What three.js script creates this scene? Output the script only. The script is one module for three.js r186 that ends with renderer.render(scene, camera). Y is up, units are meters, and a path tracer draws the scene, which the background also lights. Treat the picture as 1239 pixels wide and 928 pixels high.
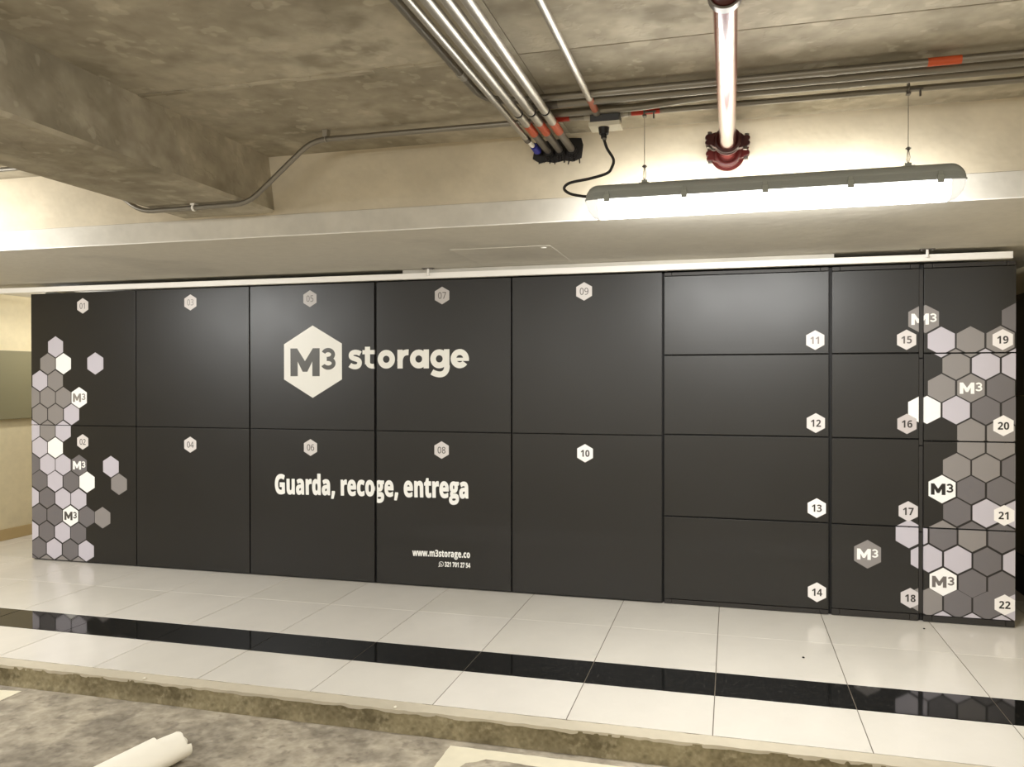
import * as THREE from 'three';
import { RoundedBoxGeometry } from 'three/addons/geometries/RoundedBoxGeometry.js';
import { mergeGeometries } from 'three/addons/utils/BufferGeometryUtils.js';
import { RectAreaLightUniformsLib } from 'three/addons/lights/RectAreaLightUniformsLib.js';

// ---------------------------------------------------------------- camera, exposure, light
const scene = new THREE.Scene();
scene.background = new THREE.Color(0x000000);
const camera = new THREE.PerspectiveCamera(2 * Math.atan(464 / 983.08) * 180 / Math.PI, 1239 / 928, 0.05, 60);
camera.position.set(0, 1.4379, 5.2466);
camera.rotation.order = 'YXZ';
camera.rotation.set(-0.006, 0.2634, -0.0008);
const renderer = new THREE.WebGLRenderer({ antialias: true });
renderer.toneMapping = THREE.LinearToneMapping;
renderer.toneMappingExposure = 5.6;
renderer.shadowMap.enabled = true;
RectAreaLightUniformsLib.init();
const LAMP_WARM = [1.0, 0.995, 0.97];        // colour of the tubes
const LAMP_SIDE = 13, LAMP_DOWN = 30, LAMP_GLOW = 1.6;
// the lamps of the garage: [x, z, strength of the sides, strength of the underside, height where not hung on wires]; the first hangs in the picture, the others stand outside it
const LAMPS = [[0.132, 1.76, 1.6, 0.42], [-4.6, 2.25, 1.45, 0.6], [-1.6, 5.35, 0.95, 1.1], [-6.4, 5.35, 1.4, 1.1], [3.2, 5.35, 0.95, 1.05], [-4.0, 8.7, 1.4, 1.1], [0.8, 8.7, 1.4, 1.1], [-5.57, -0.79, 0.16, 0.15, 2.108]];

// ---------------------------------------------------------------- small helpers
const V = (x, y, z) => new THREE.Vector3(x, y, z);
let seed = 7;
const rnd = () => { seed = (seed * 1664525 + 1013904223) >>> 0; return seed / 4294967296; };
const used = new Map();
const numbered = (n) => { const k = used.get(n) ?? 0; used.set(n, k + 1); return k ? n + '_' + String(k).padStart(3, '0') : n; };
function finish(o) { o.castShadow = true; o.receiveShadow = true; return o; }
function thing(name, label, category, pos = [0, 0, 0], group) {
  const o = new THREE.Group(); o.name = numbered(name); scene.add(o); o.position.set(...pos);
  o.userData = { label, category }; if (group) o.userData.group = group;
  return o;
}
function mesh(name, geos, m, parent, label) {
  const g = Array.isArray(geos) ? (geos.length > 1 ? mergeGeometries(geos.map((q) => (q.index ? q.toNonIndexed() : q))) : geos[0]) : geos;
  const o = finish(new THREE.Mesh(g, m)); o.name = parent && parent !== scene ? name : numbered(name);
  (parent ?? scene).add(o); if (label) o.userData.label = label;
  return o;
}
function struct(name, geos, m, parent) { const o = mesh(name, geos, m, parent ?? scene); if (!parent) o.userData.kind = 'structure'; return o; }
function group(name) { const o = new THREE.Group(); o.name = name; o.userData.kind = 'structure'; scene.add(o); return o; }
// box from corner to corner, uv in metres on every face
function bx(x0, x1, y0, y1, z0, z1, r = 0) {
  const g = r ? new RoundedBoxGeometry(x1 - x0, y1 - y0, z1 - z0, 2, r) : new THREE.BoxGeometry(x1 - x0, y1 - y0, z1 - z0);
  g.translate((x0 + x1) / 2, (y0 + y1) / 2, (z0 + z1) / 2);
  return boxUV(g);
}
function boxUV(g, s = 1) {
  const p = g.attributes.position, n = g.attributes.normal, uv = new Float32Array(p.count * 2);
  for (let i = 0; i < p.count; i++) {
    const ax = Math.abs(n.getX(i)), ay = Math.abs(n.getY(i)), az = Math.abs(n.getZ(i));
    let u, v;
    if (ay >= ax && ay >= az) { u = p.getX(i); v = p.getZ(i); } else if (ax >= az) { u = p.getZ(i); v = p.getY(i); } else { u = p.getX(i); v = p.getY(i); }
    uv[2 * i] = u * s; uv[2 * i + 1] = v * s;
  }
  g.setAttribute('uv', new THREE.BufferAttribute(uv, 2));
  return g;
}
function tube(pts, r, seg = 40, rad = 14, closed = false, tension = 0.5) {
  const c = pts.length === 2 ? new THREE.LineCurve3(pts[0], pts[1]) : new THREE.CatmullRomCurve3(pts, closed, 'catmullrom', tension);
  return new THREE.TubeGeometry(c, pts.length === 2 ? 1 : seg, r, rad, closed);
}
// straight runs joined by bends of radius b (as a bent conduit is)
function bentPath(pts, b) {
  const path = new THREE.CurvePath(); let prev = pts[0];
  for (let i = 1; i < pts.length - 1; i++) {
    const a = pts[i].clone().sub(pts[i - 1]).normalize(), c = pts[i + 1].clone().sub(pts[i]).normalize();
    const p = pts[i].clone().addScaledVector(a, -b), q = pts[i].clone().addScaledVector(c, b);
    path.add(new THREE.LineCurve3(prev, p)); path.add(new THREE.QuadraticBezierCurve3(p, pts[i].clone(), q)); prev = q;
  }
  path.add(new THREE.LineCurve3(prev, pts[pts.length - 1]));
  return path;
}
function bentTube(pts, r, b = 0.06, seg = 160, rad = 14) { return new THREE.TubeGeometry(bentPath(pts, b), seg, r, rad, false); }
function cyl(x, y, z, r, len, axis = 'z', rad = 24, r2 = r) {
  const g = new THREE.CylinderGeometry(r2, r, len, rad);
  if (axis === 'z') g.rotateX(Math.PI / 2); if (axis === 'x') g.rotateZ(-Math.PI / 2);
  return g.translate(x, y, z);
}
// loft of one closed (y,z) profile along x, each station [x, scaleY, scaleZ]
function loftX(profile, stations) {
  const pos = [], idx = [], n = profile.length;
  for (const [x, sy, sz] of stations) for (const [y, z] of profile) pos.push(x, y * sy, z * sz);
  for (let s = 0; s < stations.length - 1; s++) for (let i = 0; i < n; i++) {
    const a = s * n + i, b = s * n + (i + 1) % n, c = a + n, d = b + n;
    idx.push(a, b, c, b, d, c);
  }
  for (const s of [0, stations.length - 1]) {
    const c = pos.length / 3; let my = 0, mz = 0; for (const [y, z] of profile) { my += y / n; mz += z / n; }
    pos.push(stations[s][0], my * stations[s][1], mz * stations[s][2]);
    for (let i = 0; i < n; i++) { const a = s * n + i, b = s * n + (i + 1) % n; s ? idx.push(a, b, c) : idx.push(b, a, c); }
  }
  const g = new THREE.BufferGeometry(); g.setAttribute('position', new THREE.Float32BufferAttribute(pos, 3)); g.setIndex(idx);
  const h = g.toNonIndexed(); h.computeVertexNormals(); return boxUV(h);
}

// ---------------------------------------------------------------- procedural textures
function lattice(s) {
  const t = new Float32Array(256 * 256); let q = s * 9781 + 13;
  for (let i = 0; i < t.length; i++) { q = (Math.imul(q, 1664525) + 1013904223) >>> 0; t[i] = q / 4294967296; }
  return t;
}
const LAT = [lattice(1), lattice(2), lattice(3), lattice(4)];
function vnoise(x, y, period, k = 0) {       // tiling value noise
  const L = LAT[k & 3], xi = Math.floor(x), yi = Math.floor(y); let fx = x - xi, fy = y - yi;
  fx = fx * fx * (3 - 2 * fx); fy = fy * fy * (3 - 2 * fy);
  const m = (a) => ((a % period) + period) % period, x0 = m(xi), x1 = m(xi + 1), y0 = m(yi), y1 = m(yi + 1);
  const a = L[y0 * 256 + x0], b = L[y0 * 256 + x1], c = L[y1 * 256 + x0], d = L[y1 * 256 + x1];
  return a + (b - a) * fx + (c - a) * fy + (a - b - c + d) * fx * fy;
}
function fbm(u, v, f, oct, k = 0, sx = 1) {   // u,v in 0..1, tiles
  let s = 0, a = 0.5, t = 0, p = f;
  for (let o = 0; o < oct; o++) { s += a * vnoise(u * p * sx + o * 17, v * p + o * 31, p * Math.max(1, sx) <= 256 ? p * (sx >= 1 ? sx : 1) : 256, k + o); t += a; a *= 0.55; p *= 2; if (p > 256) break; }
  return s / t;
}
function makeTex(size, fn, srgb, rep) {
  const d = new Uint8Array(size * size * 4);
  for (let j = 0; j < size; j++) for (let i = 0; i < size; i++) {
    const c = fn(i / size, j / size), o = 4 * (j * size + i);
    d[o] = Math.max(0, Math.min(255, c[0])); d[o + 1] = Math.max(0, Math.min(255, c[1])); d[o + 2] = Math.max(0, Math.min(255, c[2])); d[o + 3] = 255;
  }
  const t = new THREE.DataTexture(d, size, size, THREE.RGBAFormat);
  t.wrapS = t.wrapT = THREE.RepeatWrapping; t.magFilter = THREE.LinearFilter; t.minFilter = THREE.LinearMipmapLinearFilter; t.generateMipmaps = true;
  if (srgb) t.colorSpace = THREE.SRGBColorSpace;
  t.repeat.set(rep, rep); t.needsUpdate = true; return t;
}
const ss = (a, b, x) => { x = Math.max(0, Math.min(1, (x - a) / (b - a))); return x * x * (3 - 2 * x); };
const mix = (a, b, t) => a + (b - a) * t;
const mix3 = (a, b, t) => [mix(a[0], b[0], t), mix(a[1], b[1], t), mix(a[2], b[2], t)];

// cast concrete of slab and beam: patches of lighter skin, damp stains, trowel scratches; 2.6 m per repeat
const concColor = makeTex(1024, (u, v) => {
  const a = fbm(u, v, 3, 6, 0), b = fbm(u, v, 7, 6, 1), c = fbm(u, v, 40, 4, 2), d = fbm(u, v, 5, 6, 3), w = fbm(u + 0.03 * a, v + 0.05 * b, 12, 4, 2, 1);
  let col = mix3([158, 149, 130], [184, 175, 155], ss(0.25, 0.75, a * 0.6 + b * 0.4));
  col = mix3(col, [134, 126, 108], 0.5 * ss(0.54, 0.74, d));
  col = mix3(col, [200, 192, 173], 0.4 * ss(0.6, 0.76, w));
  col = mix3(col, [126, 118, 99], 0.5 * ss(0.57, 0.64, fbm(u + 0.02 * w, v, 4, 7, 1)) * ss(0.4, 0.6, fbm(u, v, 9, 4, 2)));
  col = mix3(col, [198, 189, 168], 0.4 * ss(0.67, 0.73, fbm(u, v, 34, 4, 3)));
  const g = (c - 0.5) * 34; return [col[0] + g, col[1] + g, col[2] + g * 0.9];
}, true, 1 / 2.6);
const concBump = makeTex(1024, (u, v) => {
  const h = 255 * (0.55 * fbm(u, v, 5, 5, 1) + 0.3 * fbm(u, v, 30, 4, 2) + 0.15 * ss(0.62, 0.7, fbm(u, v, 60, 3, 3)));
  return [h, h, h];
}, false, 1 / 2.6);
// parking floor: worn grey cement with dark stains and pale scuffs
const parkColor = makeTex(1024, (u, v) => {
  const a = fbm(u, v, 4, 6, 2), b = fbm(u, v, 14, 5, 0), c = fbm(u, v, 64, 3, 1), s = fbm(u, v, 26, 4, 3);
  let col = mix3([146, 139, 125], [190, 182, 165], ss(0.28, 0.72, a * 0.45 + b * 0.55));
  col = mix3(col, [126, 119, 107], 0.6 * ss(0.54, 0.76, fbm(u, v, 6, 6, 1)));
  col = mix3(col, [196, 189, 174], 0.32 * ss(0.58, 0.76, s));
  col = mix3(col, [108, 101, 90], 0.35 * ss(0.58, 0.78, fbm(u, v, 50, 4, 0)));
  const g = (c - 0.5) * 46; return [col[0] + g, col[1] + g, col[2] + g];
}, true, 1 / 1.9);
const parkBump = makeTex(1024, (u, v) => { const h = 255 * (0.4 * fbm(u, v, 14, 5, 0) + 0.35 * fbm(u, v, 64, 3, 1) + 0.25 * fbm(u, v, 26, 4, 3)); return [h, h, h]; }, false, 1 / 1.9);
// kerb face: olive cement with brown blotches
const kerbColor = makeTex(512, (u, v) => {
  const a = fbm(u, v, 6, 6, 3), b = fbm(u, v, 18, 5, 1), c = fbm(u, v, 70, 3, 0);
  let col = mix3([120, 111, 86], [150, 141, 113], ss(0.25, 0.75, a));
  col = mix3(col, [102, 94, 71], 0.5 * ss(0.52, 0.74, b));
  col = mix3(col, [168, 160, 134], 0.5 * ss(0.62, 0.72, fbm(u, v, 24, 5, 2)));
  const g = (c - 0.5) * 36; return [col[0] + g, col[1] + g, col[2] + g];
}, true, 1 / 1.0);
// painted plaster: faint roller texture, a little grime
const plasterColor = makeTex(512, (u, v) => { const g = 246 - 16 * ss(0.5, 0.75, fbm(u, v, 3, 5, 1)) + (fbm(u, v, 60, 3, 2) - 0.5) * 10; return [g, g, g - 1]; }, true, 1 / 2.2);
const plasterBump = makeTex(512, (u, v) => { const h = 255 * (0.6 * fbm(u, v, 4, 4, 0) + 0.4 * fbm(u, v, 80, 2, 1)); return [h, h, h]; }, false, 1 / 2.2);
// porcelain: faint clouds and foot marks
const tileColor = makeTex(512, (u, v) => { const g = 244 + (fbm(u, v, 5, 5, 1) - 0.5) * 14 - 22 * ss(0.66, 0.78, fbm(u, v, 9, 5, 3)); return [g, g - 1, g - 3]; }, true, 1 / 1.7);
const tileRough = makeTex(512, (u, v) => { const g = 120 + 90 * fbm(u, v, 6, 5, 2); return [g, g, g]; }, false, 1 / 1.3);
const graniteColor = makeTex(256, (u, v) => { const s = ss(0.66, 0.8, fbm(u, v, 60, 2, 0)); return [20 + 34 * s, 20 + 32 * s, 19 + 30 * s]; }, true, 1 / 0.5);
// vinyl film of the doors: brushed smears
const filmRough = makeTex(512, (u, v) => { const g = 128 + 16 * (fbm(u, v, 4, 3, 0) - 0.5) + 16 * (fbm(u, v, 3, 3, 2, 1) - 0.5); return [g, g, g]; }, false, 1 / 1.1);

// ---------------------------------------------------------------- materials
const std = (o) => new THREE.MeshStandardMaterial(o), phy = (o) => new THREE.MeshPhysicalMaterial(o);
const M = {
  conc: std({ color: 0xffffff, map: concColor, bumpMap: concBump, bumpScale: 0.006, roughness: 0.9 }),
  park: std({ color: 0xeeeae4, map: parkColor, bumpMap: parkBump, bumpScale: 0.004, roughness: 0.85 }),
  kerb: std({ color: 0xefebe4, map: kerbColor, bumpMap: parkBump, bumpScale: 0.006, roughness: 0.92 }),
  screed: std({ color: 0xc9bfaa, map: plasterColor, bumpMap: parkBump, bumpScale: 0.003, roughness: 0.9 }),
  face: std({ color: 0xe0d4bc, map: plasterColor, bumpMap: plasterBump, bumpScale: 0.003, roughness: 0.8 }),
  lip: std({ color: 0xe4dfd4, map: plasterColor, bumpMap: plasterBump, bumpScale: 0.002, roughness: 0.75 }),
  cream: std({ color: 0xe6d7b2, map: plasterColor, bumpMap: plasterBump, bumpScale: 0.001, roughness: 0.7 }),
  base: std({ color: 0xb39b6d, roughness: 0.5 }),
  grout: std({ color: 0x6c6356, roughness: 0.95 }),
  tile: std({ color: 0xebe6dd, map: tileColor, roughness: 0.28, roughnessMap: tileRough }),
  tileB: std({ color: 0xe7e2d8, map: tileColor, roughness: 0.28, roughnessMap: tileRough }),
  granite: std({ color: 0xffffff, map: graniteColor, roughness: 0.05 }),
  carcass: std({ color: 0x1b1917, roughness: 0.6 }),
  black: std({ color: 0x0b0a09, roughness: 0.6 }),
  strip: std({ color: 0x262320, roughness: 0.5 }),
  whiteMetal: std({ color: 0xfbf8f2, roughness: 0.4 }),
  galv: std({ color: 0xb4afa5, metalness: 0.8, roughness: 0.46 }),
  galvOld: std({ color: 0x8f8a80, metalness: 0.8, roughness: 0.42 }),
  galvDark: std({ color: 0x6f6a64, metalness: 0.7, roughness: 0.45 }),
  orange: std({ color: 0xc8552a, roughness: 0.55 }),
  redTape: std({ color: 0xc23a26, roughness: 0.55 }),
  fadedTape: std({ color: 0xb4674c, roughness: 0.6 }),
  blue: std({ color: 0x2b2f9a, roughness: 0.6 }),
  rubber: std({ color: 0x16120f, roughness: 0.55 }),
  pipeRed: phy({ color: 0x8c443d, roughness: 0.22, clearcoat: 0.7, clearcoatRoughness: 0.12 }),
  fitRed: std({ color: 0x45100c, roughness: 0.38 }),
  bolt: std({ color: 0x77706a, metalness: 0.8, roughness: 0.4 }),
  lampGrey: std({ color: 0x9ca09b, roughness: 0.55 }),
  clip: std({ color: 0x9a9e96, roughness: 0.5 }),
  glow: std({ color: 0xffffff, roughness: 0.35, emissive: new THREE.Color().setRGB(...LAMP_WARM), emissiveIntensity: LAMP_GLOW }),
  opal: std({ color: 0xf8f6f0, roughness: 0.45, emissive: new THREE.Color().setRGB(...LAMP_WARM), emissiveIntensity: 0.1 }),
  wire: std({ color: 0x8a8378, metalness: 0.6, roughness: 0.5 }),
  coverCream: std({ color: 0xd9d3c0, roughness: 0.5 }),
  boxGrey: std({ color: 0x4a4a4b, metalness: 0.3, roughness: 0.5 }),
  olive: std({ color: 0x857f62, roughness: 0.45 }),
  darkWood: std({ color: 0x2a1c18, roughness: 0.5 }),
  brown: std({ color: 0x4b4129, roughness: 0.5 }),
  foam: std({ color: 0xf6f0e0, roughness: 0.7, side: THREE.DoubleSide }),
  paint: std({ color: 0xefe6cc, map: plasterColor, roughness: 0.75 }),
  speck: std({ color: 0x26221d, roughness: 0.9 }),
  crumb: std({ color: 0xe2dccb, roughness: 0.9 }),
};

// ---------------------------------------------------------------- the room: concrete shell
const X0 = -11, X1 = 6, ZB = -1.3, ZF = 11, CH = 2.61, ZL = 1.42, SOF = 2.19, LIP = 2.305, FL = -0.108, ZK = 1.965;
{ // ceiling: formwork panels with recessed seams under a slab
  const c = group('ceiling');
  struct('slab', bx(X0 - 0.2, X1 + 0.2, CH + 0.02, CH + 0.25, ZB - 0.2, ZF + 0.2), M.conc, c);
  const zs = [ZL - 0.05, 2.397, 3.61, 4.83, 6.05, 7.27, 8.49, 9.71, ZF], xs = [X0, -8.6, -6.1, -3.7, -0.745, 1.9, 4.3, X1];
  for (let i = 0; i < zs.length - 1; i++) for (let j = 0; j < xs.length - 1; j++) {
    const dy = (rnd() - 0.5) * 0.006, g = bx(xs[j] + 0.0015, xs[j + 1] - 0.0015, CH + dy, CH + 0.03, zs[i] + 0.0018, zs[i + 1] - 0.0018, 0.0012);
    const p = mesh('formwork_panel', g, M.conc, c);
    const uv = g.attributes.uv, ou = rnd() * 2, ov = rnd() * 2; for (let k = 0; k < uv.count; k++) uv.setXY(k, uv.getX(k) + ou, uv.getY(k) + ov);
    void p;
  }
  // thin fin of cement that leaked through the seam left of the conduits
  const fin = []; let x = -2.36;
  while (x < -1.0) { const l = 0.05 + rnd() * 0.1; fin.push(bx(x, x + l, CH - 0.004 - rnd() * 0.006, CH + 0.01, 2.388 - rnd() * 0.006, 2.404 + rnd() * 0.008)); x += l; }
  mesh('cement_fin', fin, M.conc, c);
}
{ // concrete cross beam at the left, running towards the camera
  const rough = (g) => g;
  const s = new THREE.Shape(); s.moveTo(-2.885, 2.315); s.lineTo(-2.35, 2.315); s.lineTo(-2.335, 2.33); s.lineTo(-2.37, 2.63); s.lineTo(-2.87, 2.63); s.closePath();
  const g = new THREE.ExtrudeGeometry(s, { depth: ZF - ZL + 0.02, steps: 1, bevelEnabled: false }); g.translate(0, 0, ZL - 0.02); boxUV(rough(g));
  struct('ceiling_beam', g, M.conc);
}
{ // dropped bulkhead over the platform: cream beam face, light grey lip, soffit
  struct('bulkhead_face', bx(X0, X1, LIP, CH + 0.04, ZB - 0.1, ZL - 0.004), M.face);
  struct('bulkhead', bx(X0, X1, SOF, LIP - 0.0005, ZB - 0.1, ZL, 0.003), M.lip);
  const t = struct('trim_1', tube([V(X0, SOF + 0.002, ZL), V(X1, SOF + 0.002, ZL)], 0.0035), M.whiteMetal);
  void t;
  const h = thing('access_panel', 'flat square painted access panel in the pale soffit above the lockers', 'access panel', [-1.285, SOF, 0.46]);
  const sh = new THREE.Shape(); const w = 0.295, d = 0.3, r = 0.03;
  sh.moveTo(-w, d); sh.lineTo(w - r, d); sh.quadraticCurveTo(w, d, w, d - r); sh.lineTo(w, -d); sh.lineTo(-w, -d); sh.closePath();
  const g = new THREE.ExtrudeGeometry(sh, { depth: 0.001, bevelEnabled: true, bevelSize: 0.004, bevelThickness: 0.0015, bevelSegments: 2 });
  g.rotateX(Math.PI / 2); mesh('cover', boxUV(g), M.lip, h);
  mesh('latch', [cyl(0.25, -0.0035, 0.25, 0.016, 0.003, 'y'), new THREE.TorusGeometry(0.014, 0.002, 6, 24).rotateX(Math.PI / 2).translate(0.25, -0.005, 0.25).toNonIndexed()], M.whiteMetal, h, 'small round white latch');
}
struct('wall_back', bx(-6.3, 2.0, -0.1, SOF, ZB - 0.2, ZB), M.cream);
struct('wall_left', bx(X0, -6.254, -0.1, SOF, ZB - 0.2, ZL - 0.01), M.cream);
struct('wall_right', bx(1.9, X1, -0.1, SOF, ZB - 0.2, ZL - 0.01), M.cream);
struct('baseboard_left', bx(-6.256, -6.242, 0, 0.1, ZB, ZL - 0.02, 0.003), M.base);
struct('wall_garage_left', bx(X0 - 0.2, X0, -0.3, CH + 0.02, ZB - 0.2, ZF), M.cream);
struct('wall_garage_right', bx(X1, X1 + 0.2, -0.3, CH + 0.02, ZB - 0.2, ZF), M.cream);
struct('wall_front', bx(X0 - 0.2, X1 + 0.2, -0.3, CH + 0.02, ZF, ZF + 0.2), M.cream);
{ // dark door on the side wall behind the right end of the lockers
  const d = group('door_1');
  mesh('door_frame', [bx(1.86, 1.905, 0, 2.0, ZB + 0.005, ZB + 0.05), bx(1.86, 1.905, 0, 2.0, -0.24, -0.18), bx(1.86, 1.905, 1.96, 2.0, ZB + 0.05, -0.24)], M.darkWood, d);
  mesh('upper_panel', bx(1.872, 1.9, 1.325, 1.96, ZB + 0.05, -0.24, 0.002), M.darkWood, d);
  mesh('lower_panel', bx(1.872, 1.9, 0.26, 1.315, ZB + 0.05, -0.24, 0.002), M.brown, d);
  mesh('kick_plate', bx(1.868, 1.9, 0.0, 0.255, ZB + 0.05, -0.24, 0.002), M.black, d);
}
{ // garage floor, painted bay lines
  const f = group('floor');
  mesh('concrete_slab', bx(X0 - 0.2, X1 + 0.2, FL - 0.2, FL, ZK - 0.1, ZF + 0.2), M.park, f);
  function line(pts) { // ragged painted outline laid flat
    const out = [];
    for (let i = 0; i < pts.length; i++) {
      const [ax, az] = pts[i], [bx_, bz] = pts[(i + 1) % pts.length], n = Math.max(1, Math.round(Math.hypot(bx_ - ax, bz - az) / 0.02));
      for (let k = 0; k < n; k++) { const t = k / n, j = k ? 0.0035 : 0; out.push(new THREE.Vector2(mix(ax, bx_, t) + (rnd() - 0.5) * j, -(mix(az, bz, t) + (rnd() - 0.5) * j))); }
    }
    const g = new THREE.ExtrudeGeometry(new THREE.Shape(out), { depth: 0.0012, bevelEnabled: false }); g.rotateX(-Math.PI / 2); g.translate(0, FL, 0); return boxUV(g);
  }
  mesh('painted_line', line([[-1.14, 2.02], [1.4, 2.02], [1.4, 2.106], [-0.74, 2.106], [-0.84, 2.1], [-0.96, 2.098], [-0.99, 2.13], [-1.03, 2.15], [-1.045, 2.2], [-1.045, 4.6], [-1.142, 4.6]]), M.paint, f, 'cream painted parking line');
  mesh('painted_line', line([[-3.39, 2.005], [-3.39, 4.6], [-3.49, 4.6], [-3.49, 2.105], [-5.9, 2.105], [-5.9, 2.02], [-3.5, 2.02]]), M.paint, f, 'cream painted parking line');
}
{ // raised platform: slab, kerb with a screed edge, porcelain tiles, black border
  const p = group('tiled_platform');
  mesh('bed', bx(X0, X1, FL, -0.0022, ZB - 0.1, ZK - 0.08), M.grout, p);
  const T0 = -1.8708, TS = 0.6, rows = [[-1.247, -0.647, 0], [-0.647, -0.047, 0], [-0.047, 0.553, 0], [0.553, 1.158, 0], [1.158, 1.4596, 1], [1.4596, 1.885, 0]];
  const cache = new Map();
  const tileGeo = (w, d) => { const k = w.toFixed(3) + d.toFixed(3); if (!cache.has(k)) { const g = new RoundedBoxGeometry(w - 0.004, 0.012, d - 0.004, 1, 0.0009); cache.set(k, boxUV(g)); } return cache.get(k); };
  rows.forEach(([z0, z1, dark], ri) => {
    for (let k = -8; k < 8; k++) {
      let x0 = T0 + TS * k, x1 = x0 + TS; if (z0 < 1.1) { x0 = Math.max(x0, -6.25); x1 = Math.min(x1, 1.898); }
      if (x1 - x0 < 0.02) continue;
      if (ri < 2 && x0 > -4.9 && x1 < 1.4) continue;                 // hidden under the lockers
      if (ri === 2 && false) continue;
      const t = mesh('tile', tileGeo(x1 - x0, z1 - z0), dark ? M.granite : rnd() < 0.5 ? M.tile : M.tileB, p);
      t.position.set((x0 + x1) / 2, -0.006 + (rnd() - 0.5) * 0.0006, (z0 + z1) / 2);
      t.rotation.set((rnd() - 0.5) * 0.0008, rnd() < 0.5 && Math.abs(x1 - x0 - TS) < 0.01 ? Math.PI : 0, (rnd() - 0.5) * 0.0008);
    }
  });
  // kerb: rough cement riser with a paler strip of screed on top
  const KA = -4.6, KB = 2.6;                 // the stretch in view has the rough surface
  mesh('kerb_end', [bx(X0, KA, FL, -0.003, 1.886, ZK), bx(KB, X1, FL, -0.003, 1.886, ZK)].slice(0, 1), M.kerb, p); mesh('kerb_end', bx(KB, X1, FL, -0.003, 1.886, ZK), M.kerb, p);
  const kg = new THREE.BoxGeometry(KB - KA, 0.1, 0.075, 900, 12, 1); kg.translate((KA + KB) / 2, FL + 0.048, ZK - 0.0375 - 0.004);
  const kp = kg.attributes.position, N2 = (x, y, f, k) => vnoise(x * f + 900, y * f + 700, 256, k) - 0.5;
  for (let i = 0; i < kp.count; i++) { const x = kp.getX(i), y = kp.getY(i), z = kp.getZ(i); if (z > ZK - 0.02) kp.setZ(i, z + N2(x, y * 2, 5, 0) * 0.005 + N2(x, y, 34, 1) * 0.003 + 0.007 * ss(-0.08, FL, y)); }
  kg.computeVertexNormals(); mesh('kerb', boxUV(kg), M.kerb, p);
  const sg = new THREE.BoxGeometry(KB - KA, 0.014, ZK - 1.886, 1200, 1, 6); sg.translate((KA + KB) / 2, -0.0085, (ZK + 1.886) / 2);
  const sp = sg.attributes.position;
  for (let i = 0; i < sp.count; i++) {
    const x = sp.getX(i), z = sp.getZ(i), y = sp.getY(i), t = ss(1.9, ZK, z);
    sp.setZ(i, z + t * (N2(x, 3, 9, 2) * 0.008 + N2(x, 9, 40, 3) * 0.004 + (y < -0.01 ? -0.001 : 0)));
    sp.setY(i, y + N2(x, z, 30, 1) * 0.003 - 0.003 * t + (y < -0.01 ? N2(x, 5, 22, 0) * 0.009 * t : 0));
  }
  sg.computeVertexNormals(); mesh('screed_edge', boxUV(sg), M.screed, p);
}
// crumbs and grit
{
  const chip = (name, label, cat, x, y, z, s, m) => { const g = new THREE.IcosahedronGeometry(s, 1), q = g.attributes.position; for (let i = 0; i < q.count; i++) { const f = 0.75 + 0.5 * vnoise(q.getX(i) * 400 + 50, q.getY(i) * 400 + q.getZ(i) * 200 + 90, 256, 0); q.setXYZ(i, q.getX(i) * f, q.getY(i) * f * 0.6, q.getZ(i) * f); } g.computeVertexNormals(); const o = mesh(name, g, m); o.position.set(x, y + s * 0.45, z); o.userData.label = label; o.userData.category = cat; return o; };
  chip('plaster_crumb', 'small white plaster crumb on the kerb edge toward the left, beyond the white roll', 'debris', -2.72, -0.004, 1.945, 0.009, M.crumb);
  chip('plaster_crumb', 'small white plaster crumb on the kerb edge near the middle of the platform', 'debris', -1.42, -0.004, 1.95, 0.008, M.crumb);
  chip('dark_grit', 'black speck of grit lying on the pale tile in front of door 14', 'debris', 0.36, 0, 0.83, 0.007, M.speck);
  chip('dark_grit', 'small black speck lying on the pale tiles below door 18, right by the locker base', 'debris', 1.07, 0, 0.14, 0.006, M.speck);
}

// ---------------------------------------------------------------- lockers
const PPM = 640;
const INK = { L: '#c1bcc5', G: '#8a8583', D: '#6d696b', W: '#f6f5f3' };
const FILM = '#1b1916';
function hexPath(g, cx, cy, w) { // pointy-top hexagon, w across flats, canvas units in metres
  const R = w / Math.sqrt(3); g.beginPath();
  for (let i = 0; i < 6; i++) { const a = Math.PI / 6 + i * Math.PI / 3; g[i ? 'lineTo' : 'moveTo'](cx + R * Math.cos(a), cy + R * Math.sin(a)); }
  g.closePath();
}
function fitText(g, text, x0, x1, base, capTop, font = 'bold', tilt = 0, refH = 0.72, heavy = 0) { // stretched to a measured box
  const px = 200; g.save(); g.font = `${font} ${px}px sans-serif`; g.textBaseline = 'alphabetic'; g.textAlign = 'left';
  const w = g.measureText(text).width;
  g.translate(x0, base); g.rotate(-tilt); g.scale((x1 - x0) / w, (base - capTop) / (px * refH)); if (heavy) { g.lineWidth = heavy; g.lineJoin = 'round'; g.strokeStyle = g.fillStyle; g.strokeText(text, 0, 0); } g.fillText(text, 0, 0); g.restore();
}
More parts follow.
